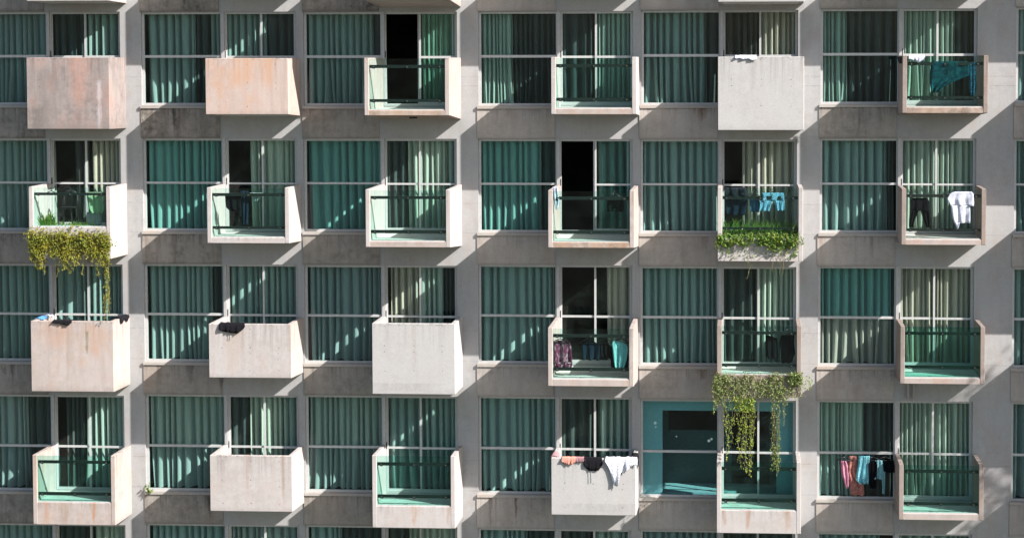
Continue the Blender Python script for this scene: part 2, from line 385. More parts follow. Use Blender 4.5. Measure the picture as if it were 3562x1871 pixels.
rm = MB(); q0, q1 = x0+.62, x0+1.85
rm.box(x0-.05, q0, 1.5, 1.62, z0, z1); rm.box(q1, q1+.35, 1.5, 1.62, z0, z1); rm.box(q0, q1, 1.5, 1.62, z0, z1-1.05); rm.box(q1+1.3, x1+.05, 1.5, 1.62, z0, z1)
rm.build('room_partition', paint('grey_room_wall', (.085,.10,.10), .9), B)
rm = MB(); rm.box(x0-.05, x1+.05, .52, 1.49, z0-.04, z0+.01); rm.build('room_floor', paint('pale_floor', (.45,.47,.45), .6), B)

def spand_kind(r, c):
    return {1:'rough',2:'rough',3:'rough' if r < 2 else 'mid',4:'clean',5:'clean',6:'mid' if r == 1 else 'clean',7:'clean'}[c]
for r in (0,)+R1[:4]:
    for c in range(1, 8):
        x0, x1, _, zt = opening(r+1, c)
        zbot = zt+.01
        if r: 
            a0, a1, z0, _ = opening(r, c)
            top = z0-.075
        else: top = zt+1.05; a0 = x0
        sp = MB(); k = 'mid' if (c == 2 and r >= 3) or (c==3 and r==1) else spand_kind(r, c)
        if c in (4,5) and r == 0: k = 'clean'
        if c == 6: k = 'mid' if r < 2 else 'clean'
        sp.box(x0-.02, x0+offx(c, DIV[c])-.02, -.022, -.001, zbot, top)
        o = sp.build('spandrel_panel', M_SPAN[k], B)
        if k == 'rough': o['label'] = 'dark weathered spandrel panel with mottled streaks'
# ------------------------------------------------------------------ windows and doors
BD = {(1,1):'the pink stained box balcony',(1,2):'the orange streaked box balcony',(1,3):'the balcony with crumbling slab edge',
 (1,4):'the top row glass balcony without laundry',(1,5):'the box balcony with white cloth on rim',(1,6):'the balcony with the teal towel',
 (2,1):'the balcony with yellow hanging plants',(2,2):'the balcony with black shirt on rail',(2,3):'the empty glass balcony in second row',
 (2,4):'the balcony with one pair of shorts',(2,5):'the balcony with grass and denim shorts',(2,6):'the balcony with black trousers',
 (3,1):'the box balcony with blue towel',(3,2):'the box balcony with one black garment',(3,3):'the tall bare white box balcony',
 (3,4):'the balcony with maroon shirt',(3,5):'the ivy covered balcony',(3,6):'the deep green glass balcony',
 (4,1):'the bottom left glass balcony',(4,2):'the low bare box balcony',(4,3):'the glass balcony under the white box',
 (4,4):'the box balcony with white printed cloth',(4,5):'the glass balcony under trailing ivy',(4,6):'the bottom right glass balcony'}
# curtains: (kind, from, to) as fractions of the opening;  missing stretch = dark room shows
CW = {(1,1):'T0-1',(1,2):'T0-.62 D.62-.8 T.8-1',(1,3):'T0-.85 D.85-1',(1,4):'F0-.4 D.4-1',(1,5):'T0-.8 D.8-1',(1,6):'F0-.32 D.32-1',(1,7):'T0-1',
 (2,1):'T0-1',(2,2):'B0-1',(2,3):'B0-1',(2,4):'B0-.77 D.77-1',(2,5):'B0-1',(2,6):'B0-.84 D.84-.93',(2,7):'T0-1',
 (3,1):'T0-1',(3,2):'T0-.8 D.8-.9 T.9-1',(3,3):'T0-.97',(3,4):'B0-.95',(3,5):'B0-1',(3,6):'B0-.92 D.92-1',(3,7):'T0-1',
 (4,1):'T0-.62 D.62-1',(4,2):'T0-1',(4,3):'T0-1',(4,4):'B0-1',(4,6):'F0-.58 D.58-1',(4,7):'T0-1',
 (5,1):'T0-1',(5,2):'B0-1',(5,3):'B0-.42 D.42-1',(5,4):'B0-.6 D.6-1',(5,5):'T0-1',(5,6):'T0-.8',(5,7):'T0-1'}
CDR = {(1,1):'D0-.48 T.5-1',(1,2):'T0-.55 D.55-1',(1,3):'F.5-1',(1,4):'D0-.48 F.52-1',(1,5):'D0-.5 W.53-1',(1,6):'F0-.72 D.72-1',
 (2,1):'D.28-.5 W.55-1',(2,2):'W.3-1',(2,3):'D0-.3 W.3-.85 T.85-1',(2,4):'T.52-1',(2,5):'W.28-1',(2,6):'W.06-1',
 (3,1):'T0-1',(3,2):'T0-1',(3,3):'W.05-.8 D.8-1',(3,4):'W.65-1',(3,5):'D0-.45 W.47-1',(3,6):'W0-1',
 (4,1):'D.1-.38 T.38-1',(4,2):'D0-.28 W.28-.75 T.75-1',(4,3):'T.03-1',(4,4):'D0-.5 T.53-1',(4,6):'W0-1',
 (5,1):'D0-.45 W.5-1',(5,2):'T0-1',(5,3):'D0-.3 W.3-1',(5,4):'D0-.45 T.5-1',(5,5):'D0-1',(5,6):'T0-1'}
for r_ in R1: CDR[(r_, 7)] = 'T0-1'
KN = {'T':'pale','B':'bright green lit','F':'fine pleated','W':'cream','D':'dark'}
import re
def curtain(k, xa, xb, z0, z1, y, seed):
    rnd = random.Random(seed)
    mb = MB(); prof = []
    x = xa; per0 = {'T':.165,'B':.175,'F':.11,'W':.135,'D':.19}[k]; amp0 = {'T':.26,'B':.26,'F':.17,'W':.2,'D':.24}[k]
    folds = []
    while x < xb:
        p_ = per0*rnd.choice((rnd.uniform(.55,.9), rnd.uniform(.8,1.3), rnd.uniform(1.2,1.7))); folds.append((x, min(p_, xb-x+1e-4), amp0*rnd.uniform(.6, 1.3), rnd.uniform(-.015,.03), rnd.uniform(.35,.7), rnd.uniform(-.03,.03))); x += p_
    NS = 14
    TT = [0,.10,.17,.175,.20,.28,.38,.5,.62,.72,.80,.825,.83,.90]
    for (fx, p_, am, off, ex, tl_) in folds:
        for t in TT: prof.append((fx+p_*t, am, t, off, ex, tl_))
    prof.append((xb, .01, 0, 0, .4, 0))
    nz = 14
    ph = [rnd.uniform(-1, 1) for _ in folds]+[0]
    flare = [rnd.uniform(-.09, .09) if rnd.random() < .4 else 0 for _ in folds]+[0]
    for j in range(nz+1):
        t = j/nz; z = z1+(z0-z1)*t
        for i, (px, am, ft, off, ex, tl_) in enumerate(prof):
            q = i//NS
            a = am*(.8+.3*t)
            f2 = (ft-.17)/.66; s = math.sin(math.pi*f2)**ex if 0 < f2 < 1 else 0
            yy = y + a*(1-s) + off*(s if s else 0) + tl_*(ft-.5)*2*s + .012*math.sin(3.1*t+ph[q]*3) - .006*math.sin(26*ft+ph[q]*3)*(1 if k in 'FW' else .7)
            xx = px + .02*math.sin(2.3*t+ph[q]*2)*t*t + flare[q]*t**3*math.sin(math.pi*ft)
            xx = min(max(xx, xa-.02), xb+.02)
            mb.v.append((xx, yy, z+(.006*math.sin(17*px) if j == nz else 0)))
    k_ = len(prof)
    for j in range(nz):
        for i in range(k_-1):
            mb.f.append((j*k_+i, j*k_+i+1, (j+1)*k_+i+1, (j+1)*k_+i)); mb.mi.append(0)
    # heading band and hem give the cloth its thickness
    mb.box(xa, xb, y+.03, y+.05, z1, z1+.04)
    return mb
def bd(r, c):
    if r == 5: return 'below ' + BD[(4, min(c,6))]
    if c == 7: return 'right picture edge past ' + BD[(r, 6)].replace('the balcony with the', 'the balcony with')
    return None
for r in R1:
    for c in range(1, 8):
        x0, x1, z0, z1 = opening(r, c)
        xd = x0+offx(c, DIV[c])+.02; dw = .075; xs = x0+offx(c, STL[c])
        zt0, zt1 = z1-zrel(r, TRN[r-1][0]), z1-zrel(r, TRN[r-1][1])
        zm0, zm1 = min(zt0, zt1), max(zt0, zt1)
        fb = .055; fy0, fy1 = REC, REC+.06
        # ---- picture window
        wn = empty('window', (x0, 0, z0), B)
        f_ = MB()
        f_.box(x0+.002, x0+.06, fy0, fy1, z0+.002, z1-.002); f_.box(xd-.032, xd, fy0, fy1, z0+.002, z1-.002)
        f_.box(x0+.06, xd-.032, fy0, fy1, z1-fb, z1-.002); f_.box(x0+.06, xd-.032, fy0, fy1, z0+.002, z0+fb)
        f_.box(x0+.06, xd-.032, fy0-.004, fy1, zm0, zm1)
        f_.build('frame', M_FRAME, wn)
        g = MB(); g.box(x0+.06, xd-.032, fy0+.025, fy0+.033, zm1, z1-fb)
        gm1 = G_DEEP if (r, c) in ((2,2),(2,3),(2,4),(3,6)) else G_WIN
        gm2 = gm1
        if (r, c) == (3,6): gm2 = G_GREY
        if (r, c) in ((4,6),(4,2),(4,3),(4,1)): gm1 = G_DOOR
        if (r, c) == (4,5): gm1 = gm2 = G_BLUE
        if (r, c) in ((1,4),(1,6)): gm1 = gm2 = G_WIN
        g.build('pane', gm1, wn)
        g = MB(); g.box(x0+.06, xd-.032, fy0+.025, fy0+.033, z0+fb, zm0); g.build('pane', gm2, wn)
        s_ = MB(); s_.box(x0-.03, xd+.0, -.055, -.002, z0-.072, z0-.008); s_.box(x0+.001, xd, -.002, REC+.02, z0-.05, z0+.001)
        s_.build('sill', M_SILL, wn)
        # ---- divider post between window and door
        d_ = MB(); d_.box(xd+.002, xd+dw-.002, REC-.045, REC+.08, z0+.001, z1-.001)
        po = d_.build('divider_post', M_POST, B)
        if True:
            dr = empty('sliding_door', (xd+dw, 0, z0), B)
            a, b_ = xd+dw, x1-.002
            f_ = MB()
            f_.box(a, a+.028, fy0, fy1+.03, z0+.002, z1-.002); f_.box(b_-.045, b_, fy0, fy1+.03, z0+.002, z1-.002)
            f_.box(a+.028, b_-.045, fy0, fy1+.03, z1-fb, z1-.002); f_.box(a+.028, b_-.045, fy0, fy1+.03, z0+.002, z0+.05)
            f_.build('frame', M_FRAME, dr)
            opened = (r, c) in ((1,3),(2,4))
            lefta = a+.028
            for leaf in (0, 1):
                lx0, lx1 = (lefta, xs+.025) if leaf == 0 else (xs-.025, b_-.045)
                if leaf == 0 and opened: lx0, lx1 = xs-.06, b_-.10
                yy = fy0+.045 if leaf == 0 else fy0+.012
                fr_ = MB(); ww = .018
                fr_.box(lx0, lx0+ww+.005+(.022 if leaf == 1 else 0), yy, yy+.028, z0+.05, z1-fb); fr_.box(lx1-ww-.005-(.022 if leaf == 0 else 0), lx1, yy, yy+.028, z0+.05, z1-fb)
                fr_.box(lx0+ww+.005+(.022 if leaf == 1 else 0), lx1-ww-.005-(.022 if leaf == 0 else 0), yy, yy+.028, z0+.05, z0+.09); fr_.box(lx0+ww+.005+(.022 if leaf == 1 else 0), lx1-ww-.005-(.022 if leaf == 0 else 0), yy, yy+.028, zm0-.012, zm1-.018)
                lf = fr_.build('door_leaf', M_FRAME, dr)
                gp = MB(); gp.box(lx0+ww+.005+(.022 if leaf == 1 else 0), lx1-ww-.005-(.022 if leaf == 0 else 0), yy+.01, yy+.018, z0+.09, z1-fb)
                gd = G_DOOR
                if (r, c) in ((1,1),(1,4),(3,2),(4,3),(2,4),(1,2),(3,1)): gd = G_WIN
                if (r, c) == (4,5): gd = G_BLUE
                if (r, c) in ((3,6),(2,5),(3,4),(3,3),(1,5),(2,1)): gd = G_GREY
                if (r, c) == (3,3) and leaf: gd = G_WIN
                # sub-part depth stops at three: panes sit under the door
                gp.build('pane', gd, dr)
            if (r, c) not in ((4,1),):
                h = MB(); h.box(a+.004, a+.026, fy0-.014, fy0-.001, zm1-.06, zm1+.10); h.build('handle', M_BLACK, dr)
        # ---- curtains
        for which, tab in (('w', CW), ('d', CDR)):
            if (r, c) not in tab: continue
            segs = re.findall(r'([TBFWD])(\.?\d*)-(\.?\d*)', tab[(r, c)])
            wa, wb = (x0+.03, xd+.04) if which == 'w' else (xd+dw-.02, x1-.02)
            cnt = {}
            for i, (k, s0, s1) in enumerate(segs):
                s0, s1 = float(s0 or 0), float(s1)
                xa, xb_ = wa+(wb-wa)*s0, wa+(wb-wa)*s1
                mb = curtain(k, xa, xb_, z0+.03, z1+.02, .215+(.03 if k == 'D' else 0)+.0*i, r*100+c*10+i+(5 if which == 'd' else 0))
                base = ((xa+xb_)/2, .42, z0+.03)
                o = mb.build('curtain', (C_T2 if k == 'T' and (r*7+c*5+i) % 3 == 0 else CM[k]), None, base, smooth=True)
                d0 = bd(r, c)
                nm = {'w':'picture window','d':'door'}[which]
                if d0 is None:
                    wh = ('window left of ' if which == 'w' else 'door behind ') + BD[(r, c)]
                elif r == 5:
                    wh = ('cropped window ' if which == 'w' else 'cropped door ') + (d0 if c < 7 else 'in the bottom right corner')
                else: wh = ('window strip ' if which == 'w' else 'door outside ') + d0
                if [q[0] for q in segs].count(k) > 1: kn = ('left ' if i == 0 else 'right ')+KN[k]
                else: kn = KN[k]
                tag(o, ('%s curtain in %s' % (kn, wh)).replace('below the box balcony with white printed cloth','below white cloth balcony'), 'curtain', 'curtains hanging behind the windows')
# ------------------------------------------------------------------ balconies
SH, DP = 1.151, 1.73
# r,c: kind, depth, material, front x0,x1,y top,y bottom, floor/glass-bottom y, glass
BAL = {
 (0,1):('solid',SH,'pale',90,380,-245,5,None,None),(0,2):('solid',SH,'pale',712,1001,-240,-48,None,None),(0,3):('glass',DP,'worn',1266,1562,-240,0,-20,G_BAL),
 (0,4):('glass',SH,'pale',1916,2213,-240,-48,-68,G_BAL),(0,5):('solid',SH,'white',2498,2798,-245,8,None,None),(0,6):('glass',SH,'brown',3140,3440,-245,-52,-72,G_BAL),
 (1,1):('solid',SH,'pink',93,380.5,201,450,None,None),(1,2):('solid',SH,'orange',714.5,1003,204,399,None,None),
 (1,3):('glass',DP,'worn',1267,1563,202,402,384,G_BAL),(1,4):('glass',SH,'pale',1917,2214,199,398,378,G_BAL),
 (1,5):('solid',SH,'white',2497,2797,198,454,None,None),(1,6):('glass',SH,'brown',3139,3437,194,394,374,G_BAL),
 (2,1):('planter',SH,'pale',101,385,650,900,790,G_BAL),(2,2):('glass',SH,'pale',720.5,1006,653,846,826,G_BAL),
 (2,3):('glass',DP,'pale',1271.5,1566.5,660,860,840,G_BAL),(2,4):('glass',DP,'worn',1906.5,2206,663,862,843,G_BAL),
 (2,5):('planter',SH,'pale',2496,2793,653,909,832,G_BAL),(2,6):('glass',SH,'brown',3136,3430,657,852,833,G_BALC),
 (3,1):('solid',SH,'worn',108,395,1117,1362,None,None),(3,2):('solid',SH,'pale',726.5,1013,1127,1314,None,None),
 (3,3):('solid',SH,'white',1294.5,1583,1125,1371,None,None),(3,4):('glass',DP,'worn',1906,2204,1141,1343,1319,G_BAL),
 (3,5):('planter',SH,'brown',2494,2787,1132,1382,1304,G_BAL),(3,6):('glass',SH,'brown',3131.5,3426,1135,1335,1315,G_BALX),
 (4,1):('fascia',SH,'worn',114.5,401,1583,1824,1747,G_BALD),(4,2):('solid',SH,'pale',730.5,1016.5,1584,1778,None,None),
 (4,3):('fascia',SH,'pale',1295,1583,1584,1835,1760,G_BALD),(4,4):('solid',SH,'white',1917.5,2212,1594,1791,None,None),
 (4,5):('fascia',SH,'pale',2493,2786,1605,1854,1775,G_BALD),(4,6):('glass',SH,'brown',3127,3421,1616,1808,1786,G_BALD),
 (0,7):('solid',SH,'pale',3758,4058,-250,-65,None,None),(1,7):('solid',SH,'pale',3756,4056,195,449,None,None),
 (2,7):('solid',SH,'pale',3752,4050,660,912,None,None),(3,7):('solid',SH,'pale',3746,4040,1140,1392,None,None),(4,7):('solid',SH,'pale',3742,4036,1620,1872,None,None)}
RAILY = {(1,3):((227,237),(346,355)),(1,4):((224,234),(341,351)),(1,6):((217,227),(335,344)),(2,1):((671,679),),
 (2,2):((673,682),(788,796)),(2,3):((683,692),(801,811)),(2,4):((685,695),(803,812)),(2,5):((683,693),(791,798)),(2,6):((677,686),(796,804)),
 (3,4):((1163,1173),(1279,1289)),(3,5):((1153,1162),(1266,1274)),(3,6):((1155,1164),(1272,1280)),
 (4,1):((1602,1611),(1712,1721)),(4,3):((1609,1619),(1721,1731)),(4,5):((1625,1635),(1735,1745)),(4,6):((1634,1644),(1747,1756))}
BG = {}
for (r, c), (kind, dep, mk, px0, px1, pyt, pyb, pyf, gm) in BAL.items():
    ym = (pyt+pyb)/2; xm = (px0+px1)/2
    X0, X1 = P(px0, ym, dep).x, P(px1, ym, dep).x
    zt, zbm = P(xm, pyt, dep).z, P(xm, pyb, dep).z
    tall = (pyb-pyt) > 220
    tap = .025 if tall else (.15 if dep > 1.5 else .07)
    if (r, c) == (0,3): tap = .13
    z0o = opening(max(r,1), c)[2] if r else zbm+.15
    zf = P(xm, pyf, dep).z if pyf is not None else z0o-.12
    t = .105; mat = M_BAL[mk]
    b = empty('balcony', (X0, 0, zbm), B)
    lab = {(1,1):'tall box balcony stained pink and brown',(1,2):'low concrete box balcony streaked orange',(1,3):'glass fronted balcony with crumbling slab edge',
           (3,3):'tall clean white concrete box balcony',(4,4):'low white box balcony with laundry on its rim',(3,5):'balcony with ivy covered planter front',
           (2,1):'balcony with planter front under yellow hanging foliage',(2,5):'balcony with planter of green foliage'}.get((r, c))
    if lab: b['label'] = lab
    yb = -.001
    s_front = -dep + (t if kind == 'solid' else 0)
    def zbat(y): return zbm + (-tap)*(1 - (-y)/dep)
    for sx in (0, 1):
        a, bb = (X0, X0+t) if sx == 0 else (X1-t, X1)
        mb = MB(); mb.prismx([(yb, zt), (s_front+.0, zt), (s_front, zbat(s_front)), (yb, zbat(yb))], a, bb)
        mb.build('side_panel', mat, b, bevel=.008)
    if kind == 'solid':
        mb = MB(); mb.box(X0, X1, -dep, -dep+t-.001, zbm, zt)
        v0 = len(mb.f)
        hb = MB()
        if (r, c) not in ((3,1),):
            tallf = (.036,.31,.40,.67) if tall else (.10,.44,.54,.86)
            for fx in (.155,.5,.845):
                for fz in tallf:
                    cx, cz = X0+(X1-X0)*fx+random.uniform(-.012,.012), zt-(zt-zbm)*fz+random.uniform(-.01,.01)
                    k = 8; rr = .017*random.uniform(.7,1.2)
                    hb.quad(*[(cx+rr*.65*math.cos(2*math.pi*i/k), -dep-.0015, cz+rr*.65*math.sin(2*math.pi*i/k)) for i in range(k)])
        import bmesh
        fp = mb.build('front_panel', [mat, M_HOLE], b, bevel=.010)
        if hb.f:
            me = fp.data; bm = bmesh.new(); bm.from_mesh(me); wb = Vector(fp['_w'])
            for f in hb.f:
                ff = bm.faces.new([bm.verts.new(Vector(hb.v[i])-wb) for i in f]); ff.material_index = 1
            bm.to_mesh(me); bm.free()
        fl = MB(); fl.prismx([(yb, zf), (-dep+t+.002, zf), (-dep+t+.002, zbat(-dep+t)+.003), (yb, zbat(yb)+.003)], X0+t+.001, X1-t-.001)
        fl.build('floor_slab', M_FLOOR if zf-zbm < .5 else mat, b)
    else:
        edge = {(1,3):M_EDGE,(1,6):M_EDGE,(3,4):M_EDGE2,(2,4):M_EDGE,(2,3):M_EDGE2,(2,6):M_EDGE2,(3,6):M_EDGE2,(4,6):M_EDGE2,(1,4):M_EDGE2}.get((r, c), mat)
        fl = MB()
        fl.prismx([(yb, zf), (-dep+.016, zf), (-dep+.004, zf-.012), (-dep+.004, zbat(-dep)+.003), (yb, zbat(yb)+.003)], X0+t+.001, X1-t-.001)
        fl.build('floor_slab' if kind == 'glass' else 'fascia', edge, b)
        tl = MB(); tl.box(X0+t+.002, X1-t-.002, -dep+.12, -.03, zf+.001, zf+.012); tl.build('floor_finish', M_FLOOR, b)
        ya = -dep+.035
        g = MB(); g.box(X0+t+.003, X1-t-.003, ya, ya+.010, zf+.02, zt-.02)
        g.build('glass_panel', gm, b)
        kb = MB(); kb.box(X0+t+.004, X1-t-.004, ya-.012, ya+.022, zf+.0005, zf+.022); kb.build('glass_channel', M_FRAME, b)
        for (ra, rb) in RAILY.get((r, c), ()):
            za, zc = P(xm, rb+.8, dep-.05).z, P(xm, ra-.3, dep-.05).z
            rl = MB(); rl.box(X0+t+.01, X1-t-.01, ya+.03, ya+.065, za, zc)
            rl.cur = 0
            for fx in (.06,.5,.93):
                cx = X0+t+(X1-X0-2*t)*fx; rl.box(cx-.03, cx+.03, ya+.011, ya+.03, za-.012, zc-.015)
            rl.cur = 1
            for fx in (.06,.5,.93):
                cx = X0+t+(X1-X0-2*t)*fx; cz = (za+zc)/2-.008
                rl.tube([(cx, ya-.002, cz), (cx, ya-.016, cz)], .016, 8)
            rl.build('rail', [M_RAIL, M_BOLT], b)
    BG[(r, c)] = dict(X0=X0, X1=X1, zt=zt, zb=zbm, zf=zf, dep=dep, t=t, ya=-dep+.035, kind=kind)
# pale marks stuck on the curtainless window, two stub pipes below a balcony
x0, x1, z0, z1 = opening(4, 5)
for (px, py, q) in ((2279,1470,.035),(2281,1484,.022),(2353,1517,.02),(2466,1532,.035),(2475,1526,.03)):
    c = P(px, py, -REC-.025); sm = MB(); k = 9
    sm.tube([(c.x, REC+.0235, c.z), (c.x, REC+.0215, c.z)], q, k); sm.build('glass_sticker', paint('pale_sticker', (.45,.6,.58), .6), B)
g_ = BG[(3,6)]
for px in (3159, 3178):
    a, b_ = P(px, 1322, .06), P(px, 1385, .06); sm = MB(); sm.tube([a, b_], .028, 10); sm.build('drain_pipe', M_WALL, B)
# vent under the crumbling balcony
g_ = BG[(1,3)]; p = P(1440, 415, .9)
v = MB(); v.box(p.x-.09, p.x+.09, -1.0, -.93, g_['zb']-.10, g_['zb']-.055); v.build('vent_grille', M_BLACK, B)
# ------------------------------------------------------------------ laundry
def cloth(rows, dep, amp=.018, fold=7, seed=0, thick=.012, waves=None):
    """rows: [(y, xl, xr)] in photo pixels at depth dep -> closed rippled sheet"""
    rnd = random.Random(seed); mb = MB()
    n = 16; R = []
    for i in range(len(rows)-1):
        a, b = rows[i], rows[i+1]; k = max(1, int(abs(b[0]-a[0])/6))
        for j in range(k): t = j/k; R.append(tuple(a[q]+(b[q]-a[q])*t for q in range(3)))
    R.append(rows[-1]); ph = rnd.uniform(0, 6)
    H = len(R)
    for side in (0, 1):
        for j, (y, xl, xr) in enumerate(R):
            for i in range(n+1):
                u = i/n; p = P(xl+(xr-xl)*u, y, dep); tt = j/(H-1)
                w_ = math.sin(u*fold*2+ph+tt*1.3)*amp*(.35+.8*tt) + math.sin(u*fold*4.7+ph*2)*amp*.35 + math.sin(tt*9+u*5+ph)*amp*.35
                e = math.sin(math.pi*u)
                mb.v.append((p.x, p.y - w_ + (thick*(.3+e) if side else 0), p.z+(.008*math.sin(u*11+ph) if j == H-1 else 0)))
    k = n+1; o = H*k
    for j in range(H-1):
        for i in range(n):
            mb.f.append((j*k+i, j*k+i+1, (j+1)*k+i+1, (j+1)*k+i)); mb.f.append((o+j*k+i, o+(j+1)*k+i, o+(j+1)*k+i+1, o+j*k+i+1)); mb.mi += [0,0]
    for j in range(H-1):
        for i in (0, n):
            mb.f.append((j*k+i, (j+1)*k+i, o+(j+1)*k+i, o+j*k+i)); mb.mi.append(0)
    for i in range(n):
        for j in (0, H-1):
            mb.f.append((j*k+i, j*k+i+1, o+j*k+i+1, o+j*k+i)); mb.mi.append(0)
    return mb
def merge(ms):
    m_ = MB()
    for a in ms:
        n = len(m_.v); m_.v += a.v; m_.f += [tuple(i+n for i in f) for f in a.f]; m_.mi += a.mi
    return m_
FB = {}
def fab(key, *a, **k):
    if key not in FB: FB[key] = fabric(key+'_fabric', *a, **k)
    return FB[key]
def garment(name, label, cat, sheets, dep, mat, group='laundry drying on the balconies', **k):
    ms = [cloth(s, dep, seed=hash_(label)+i, **k) for i, s in enumerate(sheets)]
    mb = merge(ms)
    p = P(sum(s[0] for s in sheets[0][-1:]), 0, dep)
    base = (mb.v[0][0], mb.v[0][1], min(v[2] for v in mb.v))
    return tag(mb.build(name, mat, None, base, smooth=True), label, cat, group)
def hash_(s): return sum(ord(ch)*(i+1) for i, ch in enumerate(s)) % 9973
def hanger(px, py, wpx, dep, label, hpx=22, mat=None):
    """py = hook top (on the rail)"""
    c = P(px, py, dep); wd = wpx/145/2; h = hpx/145
    mb = MB(); y = -dep
    hook = [(c.x-.02, y, c.z-.03)]+[(c.x+.022*math.cos(a), y, c.z-.018+.022*math.sin(a)) for a in (3.0,2.3,1.6,.9,.2,-.5)]+[(c.x, y, c.z-.06)]
    mb.tube(hook, .006, 6)
    zt_ = c.z-.06; zb_ = zt_-h
    mb.tube([(c.x, y, zt_), (c.x-wd*.5, y, zt_-h*.38), (c.x-wd, y, zb_)], .011, 6)
    mb.tube([(c.x, y, zt_), (c.x+wd*.5, y, zt_-h*.38), (c.x+wd, y, zb_)], .011, 6)
    mb.tube([(c.x-wd, y, zb_), (c.x+wd, y, zb_)], .007, 6)
    tag(mb.build('clothes_hanger', mat or M_BLACK, None, (c.x, y, zb_), smooth=True), label, 'hanger', 'clothes hangers on the rails')
def drape(name, label, cat, px0, px1, pyb, bal, mat, seed=0, inner=.10, amp=.014, ragged=6, topz=None, yfront=None, group='laundry drying on the balconies'):
    """cloth folded over the balcony's front rim; hangs outside to photo row pyb"""
    g = BG[bal]; dep = g['dep']; rnd = random.Random(seed)
    zt = g['zt'] if topz is None else topz
    yo = -dep-.012 if yfront is None else yfront-.012; yi = yo+.024+g['t']
    n = 18; mb = MB()
    prof = []
    for i in range(n+1):
        u = i/n; px = px0+(px1-px0)*u
        if isinstance(pyb, (list, tuple)):
            s = u*(len(pyb)-1); q = min(int(s), len(pyb)-2); yb_ = pyb[q]+(pyb[q+1]-pyb[q])*(s-q)
        else: yb_ = pyb
        yb_ += rnd.uniform(-1, 1)*ragged*.25
        X = P(px, yb_, -yo).x; Zb = P(px, yb_, -yo).z
        w_ = amp*math.sin(u*14+seed)+amp*.5*math.sin(u*31+seed)
        zz = max(zt-Zb, .03)
        cs = [(yi+.004, zt-inner), (yi, zt+.008), ((yi+yo)/2, zt+.020+abs(w_)*.6), (yo-abs(w_)*.3, zt+.006),
              (yo-abs(w_)-.004, zt-zz*.35), (yo-abs(w_)*1.4-.006, zt-zz*.7), (yo-abs(w_)*1.7-.006, zt-zz)]
        prof.append([(X+.01*math.sin(j+u*9), y_, z_) for j, (y_, z_) in enumerate(cs)])
    m_ = len(prof[0])
    for side in (0, 1):
        for row in prof:
            for j, v in enumerate(row):
                mb.v.append(v if side == 0 else (v[0], v[1]-.006 if j > 2 else v[1]+(.006 if j < 2 else 0), v[2]+(.007 if j in (1,2,3) else 0)))
    o = (n+1)*m_
    for i in range(n):
        for j in range(m_-1):
            a = (i*m_+j, (i+1)*m_+j, (i+1)*m_+j+1, i*m_+j+1)
            mb.f.append(a); mb.f.append(tuple(o+q for q in reversed(a))); mb.mi += [0,0]
        for j in (0, m_-1): mb.f.append((i*m_+j, (i+1)*m_+j, o+(i+1)*m_+j, o+i*m_+j)); mb.mi.append(0)
    for i in (0, n):
        for j in range(m_-1): mb.f.append((i*m_+j, i*m_+j+1, o+i*m_+j+1, o+i*m_+j)); mb.mi.append(0)
    base = (prof[0][2][0], yo, zt)
    return tag(mb.build(name, mat, None, base, smooth=True), label, cat, group)
K = fab('black', (.014,.014,.017), .02); NV = fab('navy', (.018,.03,.05), .05)
WH = fab('white', (.72,.74,.80), .2, (.60,.64,.76), 25); BL = fab('blue', (.08,.22,.45), .1)
TL_ = fab('teal', (.012,.085,.10), .12, (.008,.05,.075), 12); LG = fab('sage', (.36,.52,.33), .2)
MR = fab('maroon', (.20,.045,.10), .1, (.42,.24,.30), 26, (.5,.56), weave=(1,1,.35)); AQ = fab('aqua', (.38,.68,.70), .2, (.28,.58,.62), 20)
DN = fab('denim', (.28,.52,.68), .1, (.12,.30,.46), 40); PK = fab('pink', (.70,.33,.42), .15, (.55,.25,.36), 30)
SM = fab('salmon', (.50,.24,.20), .1, (.38,.16,.14), 14); PR = fab('printed', (.80,.82,.86), .2, (.30,.34,.46), 55, (.52,.58))
TQ = fab('turquoise', (.12,.46,.55), .1, (.45,.72,.75), 45, (.5,.6)); PC = fab('peach', (.62,.30,.24), .1)
GR = fab('grey', (.40,.44,.42), .2); MG = fab('dusty', (.34,.20,.22), .1)
def ins(bal, e=.09): return BG[bal]['dep']-.035-e       # depth just behind the glass and its rail
# top row
drape('cloth', 'small white cloth folded over the rim of the tall pale box balcony in top row', 'cloth', 2557, 2632, [203,204,208,205,212,207], (1,5), WH, 1)
dp = ins((1,6), .03)
drape('shirt', 'white crumpled garment over the glass edge beside the teal towel', 'garment', 3162, 3217, [205,212,206,221,210,196], (1,6), WH, 2, topz=BG[(1,6)]['zt']-.015, yfront=BG[(1,6)]['ya']-.002)
garment('towel', 'large teal towel hanging over the rail behind glass in the top right', 'towel',
        [[(214,3246,3366),(228,3238,3372),(262,3234,3372),(276,3234,3340),(300,3236,3286),(322,3240,3262)]], ins((1,6), .03), TL_, amp=.03)
garment('shirt', 'narrow dark teal plaid shirt hanging right of the teal towel', 'shirt', [[(218,3368,3392),(262,3370,3395),(310,3371,3396),(332,3375,3392)]], ins((1,6), .03), fab('plaid', (.03,.16,.24), .1, (.02,.05,.10), 22))
garment('cloth', 'small black cloth on the left rim of the balcony with teal towel', 'cloth', [[(198,3120,3140),(214,3124,3139),(222,3130,3138)]], 1.17, K, amp=.01)
